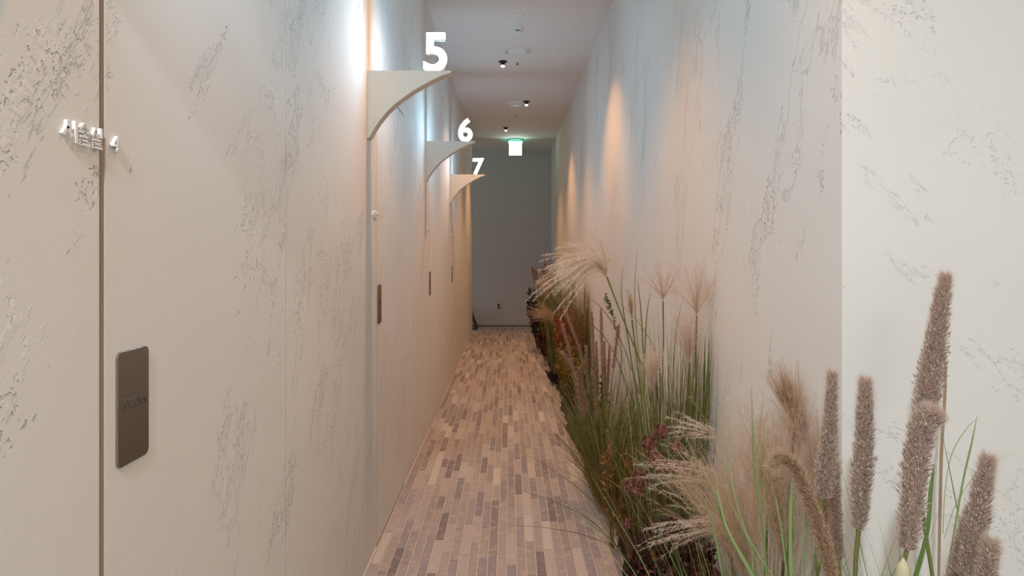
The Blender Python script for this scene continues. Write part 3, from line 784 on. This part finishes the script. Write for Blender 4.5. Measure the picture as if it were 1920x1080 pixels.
for px, d, wd in [([(1312, 870), (1342, 940), (1372, 1010), (1424, 1090)], 1.25, .0050), ([(1340, 880), (1352, 950), (1368, 1000), (1420, 1095)], 1.22, .0046),
                  ([(1409, 718), (1411, 800), (1414, 880), (1428, 980), (1440, 1090)], 1.3, .0036), ([(1430, 750), (1423, 830), (1421, 900), (1430, 1000)], 1.32, .0030),
                  ([(1372, 780), (1368, 850), (1378, 930), (1405, 1010), (1452, 1085)], 1.3, .0028), ([(1484, 898), (1482, 980), (1483, 1085)], 1.12, .0060),
                  ([(1440, 850), (1452, 920), (1466, 1000), (1476, 1085)], 1.18, .0030), ([(1522, 880), (1512, 960), (1508, 1085)], 1.15, .0034),
                  ([(1355, 850), (1366, 930), (1398, 1000), (1430, 1085)], 1.28, .0026), ([(1296, 900), (1330, 960), (1356, 1085)], 1.35, .0030)]:
    P = curve([at(x, y, d) for x, y in px], 16)[None]
    ribbons(acc, P, wd*np.interp(np.linspace(0, 1, 16), [0, .35, .8, 1], [.12, .8, 1, 1]), 0, np.array((0, 1.0, .1)))
acc.obj('blades', [M['blade_fresh']], R2, kind='stuff')

# --- airy beige pampas mass beside the corner
R3 = empty('pampas_grass', (0.58, 1.55, 0.03), 'pampas grass with a soft airy mass of beige plumes low at the corner, feathery branches to one side', 'ornamental grass')
FL = [M['fluff'], M['fluff']]
for (bx, by, d, aim, L, ns, spr, bend) in [(1480, 1080, 1.55, (-.10, 0, 1), .40, 150, .20, (-.06, 0, -.05)), (1400, 1100, 1.50, (-.10, 0, 1), .36, 150, .24, (-.10, 0, -.08)),
                                           (1545, 1060, 1.50, (-.05, 0, 1), .34, 110, .20, (-.05, 0, -.05)), (1370, 1060, 1.6, (-.2, 0, 1), .30, 90, .25, (-.15, 0, -.10)),
                                           (1440, 960, 1.58, (.05, 0, 1), .24, 90, .24, (0, 0, -.05))]:
    b0 = at(bx, by, d)
    plume(b0, aim, L, ns, spr, bend, R3, FL, hairs=60, hl=.024, sw=.0008, hw=.0005, s0=.08)
    stem([b0+np.array((0, 0, .03)), b0*.5+np.array((.29, .775, .02)), np.array((0.58, 1.55, 0.03))], .0028, M['stem'], R3)
for (bx, by, d, aim, L, ns, spr, bend) in [(1410, 1000, 1.55, (-1, -.1, .40), .26, 22, .16, (0, 0, -.30)), (1390, 930, 1.60, (-.9, 0, .75), .22, 16, .16, (-.25, 0, -.28)),
                                           (1360, 830, 1.66, (-.7, 0, .5), .13, 12, .2, (-.2, 0, -.2))]:
    b0 = at(bx, by, d)
    plume(b0, aim, L, ns, spr, bend, R3, [M['fluff'], M['silky']], hairs=80, hl=.012, sw=.0011, hw=.0006, s0=.35)
acc = Acc(); clump(acc, 0.56, 1.55, 0.03, .08, .09, 70, .45, .80, .22, .2, .0015, .004, lean=(-.03, 0)); acc.obj('blades', [M['blade_green']], R3, kind='stuff')

# --- broom-shaped fan plume against the right wall
R4 = empty('feather_grass', (0.66, 1.66, 0.03), 'feather grass with one broom-shaped tan plume against the wall just before the corner', 'ornamental grass')
b0 = at(1490, 800, 1.62)
plume(b0, (-.22, 0, 1), .145, 210, .17, (-.05, 0, .0), R4, [M['spike_tan'], M['fluff']], hairs=10, hl=.012, sw=.0009, s0=.4)
plume(at(1500, 850, 1.60), (-.08, 0, 1), .16, 80, .22, (-.05, 0, -.05), R4, FL, hairs=30, hl=.016)
stem([b0, b0*.5+np.array((.33, .83, .05)), np.array((0.66, 1.66, 0.03))], .004, M['stem_brown'], R4)
acc = Acc(); clump(acc, 0.655, 1.68, 0.03, .03, .05, 30, .5, .85, .08, .08, .0014, .003); acc.obj('blades', [M['blade_straw']], R4, kind='stuff')

# --- burgundy foliage and wine-coloured heads
R5 = shrub('burgundy_shrub', (0.50, 1.98, 0.03), (0.14, 0.24, 0.50), 64, 3400, .030, M['leaf_burgundy'], 'low dark burgundy leafy shrub at the bottom edge, under the feathery beige branches', 'shrub')
r = empty('globe_flower', (0.52, 2.16, 0.03), 'cluster of round wine-red scaly flower heads on stems in front of the big green grass', 'flower')
for hx, hy, d, R in [(1241, 812, 2.12, .025), (1217, 833, 2.14, .025), (1226, 862, 2.10, .025), (1246, 880, 2.08, .021), (1181, 915, 2.16, .020), (1199, 900, 2.12, .026), (1194, 922, 2.10, .024),
                     (1268, 842, 2.08, .020), (1280, 884, 2.05, .024), (1176, 985, 2.15, .02), (1316, 1000, 1.95, .022), (1296, 985, 1.95, .020)]:
    p = at(hx, hy, d); globe(r, p, R, [M['petal_wine']])
    stem([p-np.array((0, 0, R*.6)), p*.5+np.array((.26, 1.08, -.02)), np.array((0.52, 2.16, 0.03))], .0022, M['stem_brown'], r)
p = at(1180, 905, 2.44)

# --- big green clump with miscanthus plumes
R6 = empty('silver_grass', (0.60, 2.45, 0.03), 'tall clump of upright green silver grass with fan plumes, one large pale plume drooping over the path', 'ornamental grass')
acc = Acc()
clump(acc, 0.615, 2.42, 0.03, .070, .14, 260, .70, 1.05, .06, .06, .0026, .0062, n=6)
clump(acc, 0.58, 2.50, 0.03, .08, .14, 100, .65, 1.15, .10, .08, .002, .005, lean=(-.03, 0), n=7)
for px, d, wd in [([(1168, 500), (1166, 560), (1180, 650), (1195, 750), (1215, 850)], 2.45, .0050), ([(1195, 470), (1190, 540), (1195, 640), (1208, 780)], 2.45, .0045), ([(1220, 545), (1212, 600), (1208, 720), (1212, 830)], 2.4, .006),
                  ([(1196, 525), (1203, 600), (1208, 700)], 2.42, .005), ([(1030, 585), (1110, 610), (1150, 660), (1190, 760)], 2.5, .0030), ([(1085, 545), (1130, 580), (1165, 640), (1200, 740)], 2.5, .0030),
                  ([(1280, 560), (1268, 620), (1262, 700)], 2.4, .003), ([(1333, 640), (1331, 720), (1326, 820)], 2.35, .006), ([(1322, 630), (1320, 720), (1318, 820)], 2.35, .007), ([(1150, 560), (1185, 590), (1225, 650), (1245, 740)], 2.4, .003)]:
    P = curve([at(x, y, d) for x, y in px], 14)[None]; P[..., 0] = np.minimum(P[..., 0], WR-.008)
    ribbons(acc, P, wd*np.interp(np.linspace(0, 1, 14), [0, .4, 1], [.15, 1, 1]), 0, np.array((0, 1.0, .1)))
acc.obj('blades', [M['blade_green']], R6, kind='stuff')
foot = np.array((0.60, 2.45, 0.03))
def misc(px, d, aim, L, ns, spr, bend, mats, via, **k):
    b0 = at(px[0], px[1], d)
    plume(b0, aim, L, ns, spr, bend, R6, mats, **k)
    stem([b0-nrm(np.array(aim, float))*.0]+[at(x, y, dd) for x, y, dd in via]+[foot], .0030, M['stem'], R6)
misc((1138, 520), 2.40, (-.50, -.05, .86), .24, 76, .30, (-.26, 0, -.78), [M['fluff'], M['silky']], [(1165, 590, 2.40), (1195, 665, 2.42), (1225, 760, 2.44)], hairs=130, hl=.012, sw=.0014, hw=.0009, s0=.42)
misc((1138, 519), 2.402, (-.15, 0, 1), .17, 30, .20, (-.30, 0, -.05), FL, [(1165, 590, 2.402), (1195, 665, 2.422), (1225, 760, 2.442)], hairs=16, hl=.012, sw=.0012, s0=.3)
misc((1243, 565), 2.44, (0, 0, 1), .16, 80, .50, (0, 0, -.14), FL, [(1244, 640, 2.44), (1243, 740, 2.44)], hairs=14, hl=.012, sw=.0010, hw=.0005)
misc((1306, 592), 2.36, (-.06, 0, 1), .20, 90, .42, (0, 0, -.06), FL, [(1304, 680, 2.36), (1300, 780, 2.38)], hairs=14, hl=.012, sw=.0010, hw=.0005)
misc((1292, 680), 2.34, (-.02, 0, 1), .19, 100, .24, (-.02, 0, -.04), FL, [(1293, 760, 2.36), (1290, 850, 2.38)], hairs=22, hl=.013, sw=.0010, hw=.0005)
misc((1222, 735), 2.26, (-.08, 0, 1), .15, 150, .16, (.14, 0, -.05), [M['fluff'], M['silky']], [(1226, 780, 2.28), (1235, 860, 2.35)], hairs=26, hl=.014, sw=.0010, hw=.0006, s0=.1)
misc((1185, 600), 2.5, (-.1, 0, 1), .10, 60, .10, (0, 0, 0), [M['spike_tan'], M['fluff']], [(1192, 660, 2.5), (1205, 760, 2.5)], hairs=14, hl=.012)

# --- brown-spiked fountain grass by the path
R7 = empty('fountain_grass', (0.52, 3.55, 0.03), 'fountain grass with a dozen thin brown spikes and long olive blades arching over the path', 'ornamental grass', 'fountain grass clumps with bottlebrush spikes')
for px, d, wd in [([(1058, 575), (1070, 610), (1085, 650), (1098, 700)], 3.7, .010), ([(1054, 608), (1062, 640), (1074, 690), (1084, 730)], 3.6, .010), ([(1053, 660), (1070, 685), (1090, 725), (1105, 770)], 3.4, .009),
                  ([(1109, 585), (1111, 620), (1114, 680)], 3.75, .011), ([(1127, 580), (1128, 630), (1130, 700)], 3.7, .012), ([(1099, 650), (1100, 690), (1104, 740)], 3.5, .010), ([(1118, 640), (1119, 690), (1121, 740)], 3.6, .011),
                  ([(1143, 650), (1141, 690), (1138, 745)], 3.6, .009), ([(1085, 690), (1092, 730), (1100, 780)], 3.4, .010), ([(1133, 640), (1134, 690), (1136, 730)], 3.65, .010), ([(1160, 610), (1156, 640), (1150, 690)], 3.7, .010),
                  ([(1076, 700), (1084, 740), (1094, 790)], 3.35, .009), ([(1112, 700), (1116, 740), (1120, 790)], 3.4, .010)]:
    fox(R7, px, d, [wd*.8, wd, wd, wd*.9, wd*.6, .002], 190, (0.52+random.uniform(-.06, .06), 3.55+random.uniform(-.1, .1)), .0018, [M['spike_brown'], M['bristle']], sl=.012, sw=.0042, bl=.016, nb=2, bw=.0007)
acc = Acc()
clump(acc, 0.52, 3.50, 0.03, .09, .28, 520, .30, .74, .32, .25, .0026, .0055, lean=(-.05, 0))
acc.obj('blades', [M['blade_green']], R7, kind='stuff')
acc = Acc()
clump(acc, 0.51, 3.25, 0.03, .05, .35, 70, .35, .65, .45, .40, .0022, .0045, lean=(-.12, -.1))
clump(acc, 0.50, 3.25, 0.03, .06, .40, 260, .22, .46, .34, .30, .0024, .0050, lean=(-.04, -.05))
acc.obj('olive_blades', [M['blade_olive']], R7, kind='stuff')['label'] = 'olive and straw blades'
R7b = empty('sedge', (0.52, 2.60, 0.03), 'sprawling olive sedge with long thin blades leaning over the bricks at the bottom edge', 'sedge')
acc = Acc()
clump(acc, 0.53, 2.60, 0.03, .05, .20, 60, .35, .60, .45, .40, .0018, .0036, lean=(-.10, -.1))
for px, d in [([(1120, 790), (1180, 880), (1240, 980), (1330, 1090)], 2.3), ([(1150, 905), (1220, 960), (1290, 1020), (1350, 1090)], 2.2), ([(1090, 880), (1150, 905), (1200, 960), (1230, 1050)], 2.5), ([(1110, 830), (1165, 880), (1215, 960), (1255, 1060)], 2.4),
              ([(1195, 1000), (1225, 985), (1260, 1010), (1290, 1080)], 2.2), ([(1205, 1075), (1240, 1055), (1280, 1065), (1310, 1100)], 2.15), ([(1160, 970), (1215, 1000), (1262, 1080)], 2.3), ([(1190, 860), (1225, 940), (1300, 1040), (1340, 1090)], 2.15)]:
    P = curve([at(x, y, d) for x, y in px], 16)[None]
    ribbons(acc, P, .0042*np.interp(np.linspace(0, 1, 16), [0, .4, 1], [.15, .9, 1]), 0, np.array((0, 1.0, .2)))
acc.obj('blades', [M['blade_olive']], R7b, kind='stuff')

# --- leafy green shrub and orange sprigs
shrub('leafy_shrub', (0.56, 4.25, 0.03), (0.10, 0.16, 0.62), 26, 700, .030, M['leaf_green'], 'dark green small-leaved shrub behind the brown spikes, against the wall', 'shrub', stemmat=M['stem'])
rr = empty('leafy_sprig', (0.60, 4.05, 0.03), 'single tall sprig with small green leaves near its tip, beside the drooping pale plume', 'shrub')
acc = Acc(); C = curve([np.array((0.60, 4.05, .03)), at(1165, 680, 4.0), at(1150, 600, 4.0), at(1134, 555, 4.0)], 24); tube(acc, C, np.linspace(.003, .0016, 24), 5); acc.obj('stem', [M['stem']], rr)
acc = Acc(); k = rng.integers(12, 24, 90); dd = nrm(rng.normal(0, 1, (90, 3))+np.array((0, 0, .4))); leaves(acc, C[k]+rng.normal(0, .006, (90, 3)), dd, rng.uniform(.014, .026, 90), rng.uniform(.007, .012, 90)); acc.obj('foliage', [M['leaf_green']], rr, kind='stuff')
shrub('orange_sprig', (0.46, 2.85, 0.03), (0.07, 0.10, 0.62), 9, 130, .034, M['leaf_orange'], 'thin sprigs with orange and yellowish leaves in the middle of the green blades', 'shrub', aspect=.34)

# --- far part of the bed
shrub('rust_shrub', (0.58, 6.2, 0.03), (0.16, 0.55, 0.86), 70, 3200, .040, M['leaf_rust'], 'rust-orange bushy shrub along the right wall, beyond the brown-spiked grass', 'shrub', aspect=.4)
shrub('mustard_shrub', (0.50, 5.5, 0.03), (0.10, 0.40, 0.58), 40, 1500, .036, M['leaf_mustard'], 'mustard-green low shrub at the edge of the path, under the rust-orange one', 'shrub', aspect=.4)
R8 = empty('upright_grass', (0.64, 5.9, 0.03), 'upright green grass clump against the wall behind the rust-orange shrub', 'ornamental grass')
acc = Acc(); clump(acc, 0.66, 5.9, 0.03, .04, .25, 160, .75, 1.05, .06, .05, .004, .008, n=6); acc.obj('blades', [M['blade_olive']], R8, kind='stuff')
R9 = empty('feather_grass', (0.52, 7.3, 0.03), 'far feather grass with two fluffy beige plumes over the dark purple foliage', 'ornamental grass')
for px, py, d, aim, L, bend in [(1033, 575, 7.3, (-.1, 0, 1), .36, (-.1, 0, -.05)), (1040, 610, 6.9, (-.4, 0, .9), .30, (-.35, 0, -.35)), (1026, 560, 7.5, (-.05, 0, 1), .30, (0, 0, 0))]:
    b0 = at(px, py, d)
    plume(b0, aim, L, 90, .22, bend, R9, FL, hairs=26, hl=.03, sw=.0022, hw=.0014, s0=.15)
    stem([b0, b0*.5+np.array((.26, 3.65, .1)), np.array((0.52, 7.3, 0.03))], .004, M['stem'], R9)
acc = Acc(); clump(acc, 0.55, 7.3, 0.03, .12, .35, 220, .7, 1.25, .10, .08, .004, .009, n=6); acc.obj('blades', [M['blade_green']], R9, kind='stuff')
shrub('purple_shrub', (0.40, 8.5, 0.03), (0.16, 0.45, 0.95), 42, 1500, .050, M['leaf_purple'], 'dark purple almost black shrub at the far end of the bed, nearest the grey wall', 'shrub', aspect=.4, lean=(-.03, 0))
shrub('burgundy_shrub', (0.44, 7.6, 0.03), (0.12, 0.40, 0.50), 36, 1200, .045, M['leaf_burgundy'], 'low burgundy shrub far along the bed, in front of the dark purple one', 'shrub', aspect=.4)
R10 = empty('red_spike_grass', (0.46, 8.1, 0.03), 'far grass with dark reddish brown upright spikes standing above the purple shrub', 'ornamental grass')
for px, d, wd in [([(1022, 488), (1022, 510), (1023, 545)], 8.1, .022), ([(998, 500), (1001, 515), (1006, 535)], 8.1, .015), ([(1005, 505), (1006, 520), (1008, 540)], 8.2, .013), ([(1018, 500), (1019, 520), (1021, 550)], 8.0, .016), ([(1027, 515), (1027, 530), (1027, 555)], 7.9, .017)]:
    fox(R10, px, d, [wd*.7, wd, wd*.9, wd*.6, .003], 130, (0.46, 8.1), .003, [M['spike_brown'], M['spike_brown']], sl=.022, sw=.010, bl=.02, nb=1, bw=.0015)
acc = Acc(); clump(acc, 0.47, 8.1, 0.03, .06, .2, 90, .6, 1.1, .08, .06, .005, .010, n=6); acc.obj('blades', [M['blade_olive']], R10, kind='stuff')

# --- dark dried globe at the edge of the bed
r = empty('dried_seed_head', (0.455, 6.45, 0.03), 'brown dried globe lying low in dark leaves at the edge of the path', 'flower')
p = np.array((0.462, 6.4, .115)); globe(r, p, .062, [M['petal_brown']], 60)
acc = Acc(); m = 120; pos = np.array((0.45, 6.4, .02))+rng.uniform(-1, 1, (m, 3))*np.array((.05, .12, .01)); leaves(acc, pos, np.stack([rng.normal(0, .5, m), rng.normal(0, .5, m), np.ones(m)], 1), rng.uniform(.06, .17, m), rng.uniform(.016, .03, m)); acc.obj('foliage', [M['leaf_purple']], r, kind='stuff')
shrub('mustard_shrub', (0.52, 4.55, 0.03), (0.08, 0.30, 0.42), 30, 900, .034, M['leaf_mustard'], 'low olive-mustard shrub at the edge of the path, just before the brown dried globe', 'shrub', aspect=.4)
